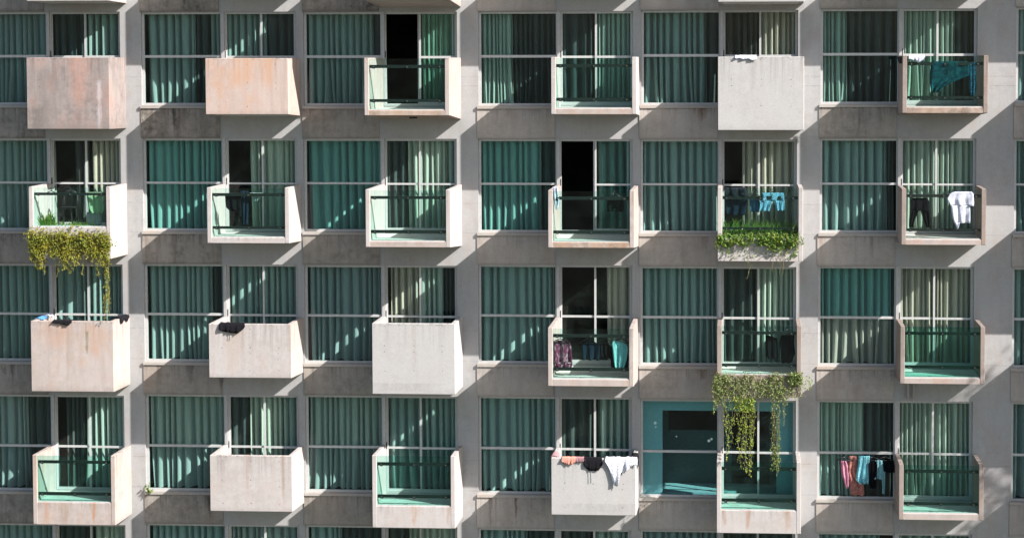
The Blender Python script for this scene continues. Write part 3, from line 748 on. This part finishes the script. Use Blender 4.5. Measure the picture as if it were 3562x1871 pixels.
# second row
garment('towel', 'pale green towel hanging on the rail above yellow plants', 'towel', [[(669,302,360),(680,301,357),(705,304,360),(725,308,364),(742,320,356)]], ins((2,1), .16), LG, amp=.03)
garment('cloth', 'grey white cloth hanging below the pale green towel', 'cloth', [[(738,302,352),(760,303,352),(782,304,352)]], ins((2,1), .30), GR)
for i, (hx, hl) in enumerate(((178, 'left black hanger on rail above spiky plants'), (243, 'right black hanger on rail beside the pale green towel'))):
    hanger(hx, 655, 46, ins((2,1), .10), hl, 14)
garment('shirt', 'black shirt hanging on rail below an open dark door', 'shirt', [[(673,783,842),(700,784,838),(722,788,838),(733,800,836)]], ins((2,2), .09), K)
garment('trousers', 'long dark trousers hanging right of the black shirt', 'trousers', [[(665,836,864),(720,838,864),(782,842,863)]], ins((2,2), .14), NV)
garment('underwear', 'small pale green underwear on the rail right of dark trousers', 'underwear', [[(671,868,912),(680,874,912),(692,882,905),(699,888,898)]], ins((2,2), .09), GR)
garment('shirt', 'white and blue garment hung over the left side wall above shorts balcony', 'garment', [[(651,1922,1941),(680,1924,1944),(700,1926,1948),(722,1930,1944),(731,1933,1940)]], ins((2,4), .02), WH, amp=.02)
hanger(2136, 664, 52, ins((2,4), .10), 'dark hanger holding a single pair of shorts', 16)
garment('shorts', 'dark green shorts on a hanger behind balcony glass', 'shorts', [[(694,2114,2168),(704,2112,2169),(724,2111,2170)],[(722,2111,2138),(736,2112,2137)],[(722,2143,2170),(737,2144,2168)]], ins((2,4), .12), fab('darkgreen', (.012,.018,.017), .02))
garment('shirt', 'black shirt folded over the rail left of the denim shorts', 'shirt', [[(652,2518,2594),(668,2520,2598),(684,2526,2600)]], ins((2,5), .05), fab('charcoal', (.03,.034,.045), .05), amp=.03)
garment('shirt', 'dark blue shirt hanging under the rail above green grass', 'shirt', [[(692,2522,2602),(715,2524,2600),(748,2528,2590)]], ins((2,5), .14), NV, amp=.03)
garment('cloth', 'small blue cloth hanging between dark shirt and denim shorts', 'cloth', [[(694,2606,2642),(715,2608,2644),(738,2612,2640)]], ins((2,5), .12), fab('midblue', (.06,.16,.26), .1))
garment('shorts', 'light blue denim shorts hanging on the rail above grass', 'shorts', [[(671,2650,2726),(684,2652,2728),(700,2650,2728)],[(699,2644,2686),(735,2642,2676)],[(699,2692,2729),(733,2700,2730)]], ins((2,5), .03), DN, amp=.02)
hanger(2620, 660, 44, ins((2,5), .10), 'black hanger between the dark shirt and denim shorts', 14)
hanger(2684, 658, 44, ins((2,5), .12), 'black hanger holding the denim shorts', 14)
garment('trousers', 'black cropped trousers hanging on the rail beside white shirt', 'trousers', [[(689,3171,3224),(700,3169,3233),(735,3166,3234)],[(733,3165,3196),(760,3162,3184),(790,3161,3176)],[(733,3202,3234),(760,3210,3236),(791,3222,3237)]], ins((2,6), .07), K)
garment('shirt', 'white shirt hanging over the rail beside black trousers', 'shirt', [[(667,3320,3380),(674,3304,3386),(692,3294,3387),(704,3301,3388),(716,3306,3387)],[(715,3307,3374),(740,3310,3375),(760,3314,3375),(776,3319,3374)],[(774,3320,3340),(788,3326,3336),(797,3329,3334)]], ins((2,6), -.075), WH, amp=.022)
# third row
g = BG[(3,1)]
def sidecloth(label, cat, bal, side, y0, y1, drop, mat, seed):
    """cloth folded over a side wall's rim, seen along it"""
    g = BG[bal]; xa = g['X0']-.012 if side == 0 else g['X1']-g['t']-.012; xb = xa+g['t']+.024
    mb = MB(); n = 10; rnd = random.Random(seed); rows = []
    for i in range(n+1):
        y = y0+(y1-y0)*i/n; w_ = .012*math.sin(i*1.7+seed)
        dl = drop*(.75+.35*math.sin(i*1.1+seed)); zt = g['zt']
        rows.append([(xa-.004-abs(w_), y, zt-dl), (xa-.002, y, zt+.004), ((xa+xb)/2, y, zt+.025+w_), (xb+.002, y, zt+.004), (xb+.006+abs(w_), y, zt-dl*.9)])
    for k in (0, 1):
        for rw in rows:
            cx = (xa+xb)/2
            for v in rw: mb.v.append(v if k == 0 else (v[0]+(-.008 if v[0] < cx-.01 else .008 if v[0] > cx+.01 else 0), v[1], v[2]+.008))
    o = (n+1)*5
    for i in range(n):
        for j in range(4):
            a = (i*5+j, (i+1)*5+j, (i+1)*5+j+1, i*5+j+1); mb.f.append(a); mb.f.append(tuple(o+q for q in reversed(a))); mb.mi += [0,0]
        for j in (0, 4): mb.f.append((i*5+j, (i+1)*5+j, o+(i+1)*5+j, o+i*5+j)); mb.mi.append(0)
    for i in (0, n):
        for j in range(4): mb.f.append((i*5+j, i*5+j+1, o+i*5+j+1, o+i*5+j)); mb.mi.append(0)
    return tag(mb.build('cloth', mat, None, (xa, y0, g['zt']), smooth=True), label, cat, 'laundry drying on the balconies')
sidecloth('blue towel folded over the left wall of the third row box balcony', 'towel', (3,1), 0, -.85, -.45, .05, BL, 3)
sidecloth('white cloth folded beside the blue towel', 'cloth', (3,1), 0, -.42, -.08, .04, WH, 4)
drape('cloth', 'black garment with white trim on the rim beside the blue towel', 'garment', 184, 250, [1122,1124,1125,1129,1133,1121], (3,1), K, 5)
sidecloth('black garment bunched on the right wall of the box balcony with blue towel', 'garment', (3,1), 1, -.72, -.10, .14, K, 6)
drape('shorts', 'black garment with drawstring hanging over the low box balcony rim in third row', 'garment', 764, 852, [1146,1154,1155,1158,1160,1152,1136], (3,2), K, 7, amp=.02)
dq = ins((3,4), .13)
for hx, hl in ((1948, 'black hanger holding the maroon shirt'), (2045, 'black hanger holding the navy shirt'), (2104, 'black hanger holding the small black top'), (2160, 'black hanger holding the aqua shirt')):
    hanger(hx, 1168, 56, dq, hl, 16)
garment('shirt', 'maroon patterned shirt on a hanger behind balcony glass', 'shirt', [[(1183,1940,1975),(1190,1927,1984),(1205,1922,1987),(1240,1923,1990),(1262,1925,1992)],[(1262,1925,1992),(1280,1928,1988)]], dq-.02, MR, amp=.03)
garment('shirt', 'navy shirt on a hanger right of the maroon shirt', 'shirt', [[(1186,2038,2062),(1198,2024,2086),(1225,2027,2086),(1252,2030,2084)]], dq-.02, NV, amp=.03)
garment('shirt', 'small black top on a hanger left of the aqua shirt', 'top', [[(1190,2096,2112),(1202,2088,2124),(1230,2092,2126),(1246,2102,2124)]], dq-.03, K, amp=.03)
garment('shirt', 'light aqua shirt on a hanger at the right end of the rail', 'shirt', [[(1186,2132,2152),(1196,2127,2178),(1210,2130,2184),(1250,2134,2180),(1280,2140,2170)]], dq+.03, AQ, amp=.035)
garment('shirt', 'black shirt hanging behind the aqua shirt', 'shirt', [[(1205,2122,2178),(1250,2124,2186),(1282,2126,2184)]], dq-.08, K, amp=.02)
dq = ins((3,5), .12)
for hx, hl in ((2684, 'left black hanger above the ivy covered balcony'), (2742, 'right black hanger above the ivy covered balcony')): hanger(hx, 1136, 54, dq, hl, 16)
garment('shirt', 'left black vest on hanger above the ivy', 'vest', [[(1166,2662,2674),(1175,2663,2702),(1200,2662,2706),(1240,2664,2708),(1248,2676,2704)]], dq-.02, K)
garment('shirt', 'right long black vest on hanger above the ivy', 'vest', [[(1164,2716,2764),(1195,2712,2762),(1230,2716,2766),(1262,2718,2752)]], dq-.02, K)
# fourth row
drape('underwear', 'peach underwear hanging on white box balcony rim', 'underwear', 1955, 2006, [1604,1612,1615,1616,1610,1600], (4,4), PC, 8)
drape('underwear', 'dark mauve underwear on the rim between peach underwear and black shorts', 'underwear', 2004, 2034, [1603,1606,1606,1600], (4,4), MG, 9)
drape('shorts', 'black shorts with drawstring hanging on white box balcony rim', 'shorts', 2031, 2095, [1618,1634,1636,1636,1634,1616], (4,4), K, 10, amp=.01)
drape('cloth', 'white printed cloth hanging unevenly on white box balcony rim', 'cloth', 2106, 2216, [1602,1625,1668,1690,1690,1640,1648,1630,1622,1612,1618], (4,4), PR, 11, amp=.03)
sidecloth('dusty pink cloth on the left wall beside peach underwear', 'cloth', (4,4), 0, -1.0, -.55, .10, MG, 12)
sidecloth('black garment over the right wall beside white printed cloth', 'garment', (4,4), 1, -1.0, -.55, .30, K, 13)
mb = MB()
for px, l in ((2048, 45), (2057, 42)):
    a = P(px, 1636, 1.165); b_ = P(px+1, 1636+l, 1.165); mb.tube([a, (a+b_)/2+Vector((.004,0,0)), b_], .004, 5)
tag(mb.build('drawstring', GR, None, P(2052,1680,1.165), True), 'thin drawstrings dangling below the black shorts', 'cord')
mb = MB()
for px in (794, 801):
    a = P(px, 1158, 1.165); b_ = P(px-1, 1184, 1.165); mb.tube([a, (a+b_)/2+Vector((.004,0,0)), b_], .004, 5)
tag(mb.build('drawstring', GR, None, P(797,1184,1.165), True), 'thin drawstrings dangling below the third row black garment', 'cord')
wd_ = .01
for hx, hl in ((2940,'leftmost black hanger on the window transom'),(3035,'middle black hanger on the window transom'),(3078,'right black hanger on the window transom')):
    hanger(hx, 1580, 60, wd_+.0, hl, 12)
WG = 'clothes hanging in the window'
garment('shirt', 'pink blouse hanging in the window at left of the clothes row', 'blouse', [[(1602,2926,2944),(1620,2925,2950),(1650,2928,2954),(1680,2938,2954),(1696,2943,2952)]], wd_, PK, WG, amp=.03)
garment('dress', 'salmon brown dress hanging between pink blouse and turquoise top', 'dress', [[(1586,2955,2980),(1610,2950,2982),(1640,2948,2980),(1672,2952,3000)],[(1670,2954,3002),(1700,2957,3006),(1722,2960,3007)]], wd_-.03, SM, WG, amp=.03)
garment('top', 'turquoise patterned top hanging in the middle of the clothes row', 'top', [[(1585,2988,3026),(1610,2986,3024),(1640,2981,3022),(1668,2977,3022),(1682,2990,3020)]], wd_+.03, TQ, WG, amp=.03)
garment('shirt', 'black garment hanging in front of the turquoise top', 'garment', [[(1603,3026,3048),(1615,3020,3052),(1650,3022,3050),(1698,3026,3048)]], wd_+.05, K, WG, amp=.03)
garment('shirt', 'teal shirt hanging right of the black garment', 'shirt', [[(1600,3046,3070),(1625,3042,3072),(1665,3036,3076)],[(1640,3066,3080),(1680,3068,3079),(1716,3069,3078)]], wd_+.02, AQ, WG, amp=.03)
garment('shirt', 'black top hanging at the right end of the window clothes', 'top', [[(1600,3072,3108),(1620,3072,3112),(1643,3076,3112)]], wd_-.02, K, WG, amp=.02)
# ------------------------------------------------------------------ chair behind the plants
dq = .5; ca = P(221, 712, dq); cb = P(268, 712, dq); zf_ = BG[(2,1)]['zf']+.013
ch = empty('chair', ((ca.x+cb.x)/2, -dq, zf_)); tag(ch, 'dark round backed chair standing behind the spiky green plants', 'chair')
xm_, hw, zs = (ca.x+cb.x)/2, (cb.x-ca.x)/2, zf_+.43
mb = MB(); mb.tube([(xm_-hw, -dq, zs)]+[(xm_-hw*math.cos(a), -dq+.05, zs+.18+.2*math.sin(a)) for a in [q*math.pi/10 for q in range(11)]]+[(xm_+hw, -dq, zs)], .026, 7)
mb.build('backrest', M_BLACK, ch, (xm_,-dq,zs), True)
mb = MB(); mb.box(xm_-hw, xm_+hw, -dq-.36, -dq+.02, zs-.03, zs); mb.build('seat', M_BLACK, ch, (xm_,-dq,zs), bevel=.01)
for sx in (-1,1):
    for yy in (-dq-.32, -dq): 
        mb = MB(); mb.tube([(xm_+sx*(hw-.03), yy, zs-.02), (xm_+sx*(hw-.0), yy, zf_)], .016, 6); mb.build('leg', M_BLACK, ch, (xm_+sx*hw,yy,zf_))
# ------------------------------------------------------------------ plants
LY = leafmat('yellow_green_leaves', ((.30,.27,.02),(.19,.23,.025),(.13,.15,.02)), 4)
LG1 = leafmat('green_leaves', ((.09,.21,.025),(.24,.30,.035),(.05,.12,.02)), 5)
LG2 = leafmat('dark_green_leaves', ((.03,.09,.02),(.06,.14,.03),(.015,.04,.012)))
LV = leafmat('bright_vine_leaves', ((.24,.34,.03),(.14,.25,.03),(.30,.30,.05)))
LIV = leafmat('ivy_leaves', ((.22,.30,.08),(.12,.24,.05),(.27,.25,.13)))
STM = paint('stem', (.16,.13,.07), .8)
def leaf(mb, p, s, rnd, droop=.0):
    d = Vector((rnd.uniform(-1,1), rnd.uniform(-1,.3), rnd.uniform(-1,.6)-droop)).normalized()
    u = d.cross(Vector((rnd.uniform(-1,1),rnd.uniform(-1,1),rnd.uniform(-1,1)))).normalized()*s*.27
    n = d.cross(u).normalized()*s*.12
    mb.quad(p, p+d*s*.45+u+n, p+d*s, p+d*s*.45-u+n)
def strand(mb, st, p0, L, rnd, s=.05, dens=38, sway=.03, r=.004):
    pts = []; p = Vector(p0); k = max(3, int(L/.07)); ph = rnd.uniform(0, 6)
    for i in range(k+1):
        pts.append(p.copy()); p += Vector((math.sin(i*.8+ph)*sway*.5+rnd.uniform(-1,1)*sway*.3, rnd.uniform(-1,1)*sway*.25, -L/k))
    st.tube(pts, r, 4)
    n = int(L*dens)
    for i in range(n):
        t = rnd.random()**.9*(k-.001); q = int(t); a = pts[q].lerp(pts[q+1], t-q)
        leaf(mb, a+Vector((rnd.gauss(0,.02), rnd.gauss(0,.015)-.01, 0)), s*rnd.uniform(.5,1.2), rnd, .4)
def plant(name, label, cat, mb, st, lm, base, group=None):
    e = empty(name, base); tag(e, label, cat, group)
    mb.build('leaves', lm, e); 
    if st and st.v: st.build('stems', STM, e)
    return e
rnd = random.Random(11)
# yellow foliage over the second row left planter
g = BG[(2,1)]; dep = g['dep']; mb = MB(); st = MB()
for i in range(170):
    px = rnd.uniform(97, 388); py = rnd.uniform(800, 834)
    lim = .62+.16*math.sin(px*.06)+.12*math.sin(px*.17+1)
    p = P(px, py, dep+rnd.uniform(.02,.10)); L = lim*rnd.uniform(.4, 1.12)
    strand(mb, st, p, L, rnd, .052, 95, .06)
for px, py in ((110,812),(150,840),(210,815),(240,835),(285,820),(300,850),(350,825),(370,845),(130,870),(190,880),(330,880)):
    q = P(px, py, dep+.08)
    for i in range(110): leaf(mb, q+Vector((rnd.gauss(0,.07),rnd.gauss(0,.03)-.02,rnd.gauss(0,.06))), rnd.uniform(.04,.07), rnd, .2)
for i in range(700):
    p = P(rnd.uniform(103,378), rnd.uniform(786,830), dep+rnd.uniform(-.25,.08)); leaf(mb, p, rnd.uniform(.04,.075), rnd)
for px in (150,158,196,203,228,258,288,340,348):
    p = P(px+rnd.uniform(-3,3), 900, dep+rnd.uniform(.01,.06)); strand(mb, st, p, rnd.uniform(.25,.6), rnd, .045, 40, .03)
for px in (364,370,374,378,372,368,376):
    p = P(px, 880, dep+rnd.uniform(.02,.08)); strand(mb, st, p, rnd.uniform(1.1,1.65), rnd, .05, 55, .022)
plant('trailing_plant', 'dense yellow green trailing plant hanging over the left planter', 'plant', mb, st, LY, (P(240,800,dep).x,-dep,g['zf']))
mb = MB()
def blades(mb, px0, px1, py, dep0, dep1, n, h0, h1, rnd, wd=.012):
    for i in range(n):
        p = P(rnd.uniform(px0,px1), py, rnd.uniform(dep0,dep1)); h = rnd.uniform(h0,h1)
        lean = Vector((rnd.uniform(-.35,.35), rnd.uniform(-.25,.25), 1)).normalized()
        a = Vector((wd,0,0)); q = p+lean*h*.55; e = p+lean*h+Vector((lean.x*h*.4,0,-h*.08))
        mb.quad(p-a, p+a, q+a*.8, q-a*.8); mb.quad(q-a*.8, q+a*.8, e)
blades(mb, 145, 195, 798, .55, .95, 40, .25, .55, rnd, .02); blades(mb, 200, 330, 798, .5, 1.0, 110, .08, .28, rnd)
plant('spiky_plant', 'upright spiky green plants behind glass above the yellow foliage', 'plant', mb, None, LG1, (P(170,798,.8).x,-.8,g['zf']))
# second row, fifth column
g = BG[(2,5)]; dep = g['dep']; mb = MB()
blades(mb, 2512, 2772, 832, .55, 1.05, 420, .22, .62, rnd, .011)
plant('grass_plant', 'tall green grass growing behind glass below the denim shorts', 'plant', mb, None, LG1, (P(2640,832,.8).x,-.8,g['zf']))
mb = MB(); st = MB()
for i in range(88):
    px = rnd.uniform(2499, 2778); lim = 1
    p = P(px, rnd.uniform(806,836), dep+rnd.uniform(.02,.08))
    e_ = abs(px-2615)/150; L = rnd.uniform(.06, .13+.40*min(e_,1)**1.3)
    strand(mb, st, p, L, rnd, .062, 110, .07)
for i in range(560): leaf(mb, P(rnd.uniform(2505,2775), rnd.gauss(836,9), dep+rnd.uniform(-.05,.12)), rnd.uniform(.05,.08), rnd)
for i in range(380): leaf(mb, P(rnd.uniform(2510,2772), rnd.uniform(790,834), dep+rnd.uniform(-.35,-.07)), rnd.uniform(.06,.10), rnd)
for i in range(300): leaf(mb, P(rnd.uniform(2500,2780), rnd.uniform(850,898), dep+rnd.uniform(.004,.02)), rnd.uniform(.03,.05), rnd)
for px in (2600,2612,2690,2708,2722): strand(mb, st, P(px, 890, dep+.03), rnd.uniform(.3,.55), rnd, .04, 20, .03)
plant('bushy_plant', 'bright green leafy plant spilling over the planter below the grass', 'plant', mb, st, LG1, (P(2640,832,dep).x,-dep,g['zf']))
# ivy on third row, fifth column
g = BG[(3,5)]; dep = g['dep']; mb = MB(); st = MB()
for i in range(330):
    px = 2490+300*rnd.random()**1.45
    p = P(px, 1290+80*rnd.random()**1.15, dep+rnd.uniform(.01,.035)); strand(mb, st, p, rnd.uniform(.10,.28), rnd, .048, 50, .09)
for i in range(25):
    p = P(rnd.uniform(2484,2502), rnd.uniform(1285,1310), dep+rnd.uniform(-.2,.05)); strand(mb, st, p, rnd.uniform(.4,.8), rnd, .05, 30, .05)
for i in range(260): leaf(mb, P(rnd.uniform(2745,2790), rnd.uniform(1296,1335), dep+rnd.uniform(.02,.09)), rnd.uniform(.05,.08), rnd)
for i in range(80): leaf(mb, P(rnd.uniform(2790,2826), rnd.uniform(1306,1352), rnd.uniform(.5,.9)), rnd.uniform(.04,.06), rnd)
plant('ivy', 'sprawling ivy covering the planter front of the third row balcony', 'plant', mb, st, LIV, (P(2640,1300,dep).x,-dep,g['zf']))
mb = MB(); st = MB()
for px, y1 in ((2526,1600),(2532,1560),(2545,1540),(2568,1600),(2575,1625),(2582,1590),(2588,1560),(2592,1645),(2598,1630),(2604,1600),(2607,1640),(2612,1655),(2616,1560),(2520,1500),(2556,1480),(2622,1500),(2487,1440)):
    p = P(px, rnd.uniform(1376,1386), dep+rnd.uniform(.0,.05)); strand(mb, st, p, (y1-1380)/145, rnd, .045, 46, .026)
for i in range(420): leaf(mb, P(rnd.uniform(2555,2625), rnd.uniform(1380,1430), dep+rnd.uniform(-.05,.06)), rnd.uniform(.04,.08), rnd)
plant('hanging_vine', 'long green vine strands hanging before the curtainless left door pane', 'vine', mb, st, LV, (P(2590,1380,dep).x,-dep,g['zb']))
mb = MB(); st = MB()
for px, y1 in ((2686,1600),(2692,1620),(2697,1640),(2702,1625),(2708,1600),(2694,1580),(2712,1560),(2728,1480),(2732,1450)):
    p = P(px, rnd.uniform(1376,1386), dep+rnd.uniform(.0,.05)); strand(mb, st, p, (y1-1380)/145, rnd, .045, 40, .022)
for i in range(160): leaf(mb, P(rnd.uniform(2684,2714), rnd.uniform(1550,1635), dep+rnd.uniform(-.05,.06)), rnd.uniform(.05,.08), rnd)
plant('hanging_vine', 'narrower vine strand group hanging right of the long vines', 'vine', mb, st, leafmat('mixed_vine_leaves', ((.10,.15,.04),(.20,.18,.08),(.14,.28,.03))), (P(2700,1380,dep).x,-dep,g['zb']))
mb = MB(); st = MB()
for i in range(5):
    p = P(514, 1716, .05); q = P(rnd.uniform(503,530), rnd.uniform(1676,1708), .08); st.tube([p, (p+q)/2+Vector((0,-.02,.02)), q], .004, 4)
    for j in range(9): leaf(mb, p.lerp(q, rnd.uniform(.4,1)), rnd.uniform(.05,.09), rnd)
plant('weed', 'small green weed sprouting at the window sill corner in bottom row', 'plant', mb, st, LG1, P(514,1716,.05))
# ------------------------------------------------------------------ ground and off-frame tree that dapples the right pillar
gm = MB(); gm.quad((-900,-900,-26),(900,-900,-26),(900,900,-26),(-900,900,-26))
go = gm.build('ground', concrete('dusty_ground', (.08,.09,.07), (.04,.055,.035), seed=20)); tag(go, 'ground', None, kind='structure')
def tree(center, rad, gz, rnd, label, n=5200, leafs=.16):
    e = empty('tree', (center.x+.6, center.y-.4, gz)); tag(e, label, 'tree', 'trees in front of the building')
    tk = MB(); base = Vector((center.x+.6, center.y-.4, gz)); top = center-Vector((0,0,rad*.5))
    tk.tube([base, base.lerp(top,.4)+Vector((.3,.1,0)), base.lerp(top,.75)+Vector((-.2,0,0)), top], .45, 10, .16)
    cl = []
    for i in range(90):
        d = Vector((rnd.gauss(0,1),rnd.gauss(0,1),rnd.gauss(0,1))).normalized()*rad*rnd.uniform(.45,1); c_ = center+d; cl.append(c_)
        tk.tube([top-Vector((0,0,rnd.uniform(0,2))), top.lerp(c_,.5)+Vector((0,0,.2)), c_], .03, 5, .01)
    tk.build('trunk', paint('bark', (.12,.09,.065), .9), e)
    mb = MB()
    for i in range(n):
        c_ = rnd.choice(cl); p = c_+Vector((rnd.gauss(0,1),rnd.gauss(0,1),rnd.gauss(0,.8)))*rad*.07
        leaf(mb, p, leafs*rnd.uniform(.6,1.3), rnd)
    mb.build('crown', LG2, e)
tp = P(3700, 1450) + SUNV*12
tree(tp, 2.75, -26, random.Random(5), 'leafy tree off to the right that dapples the wall', 3400, .15)
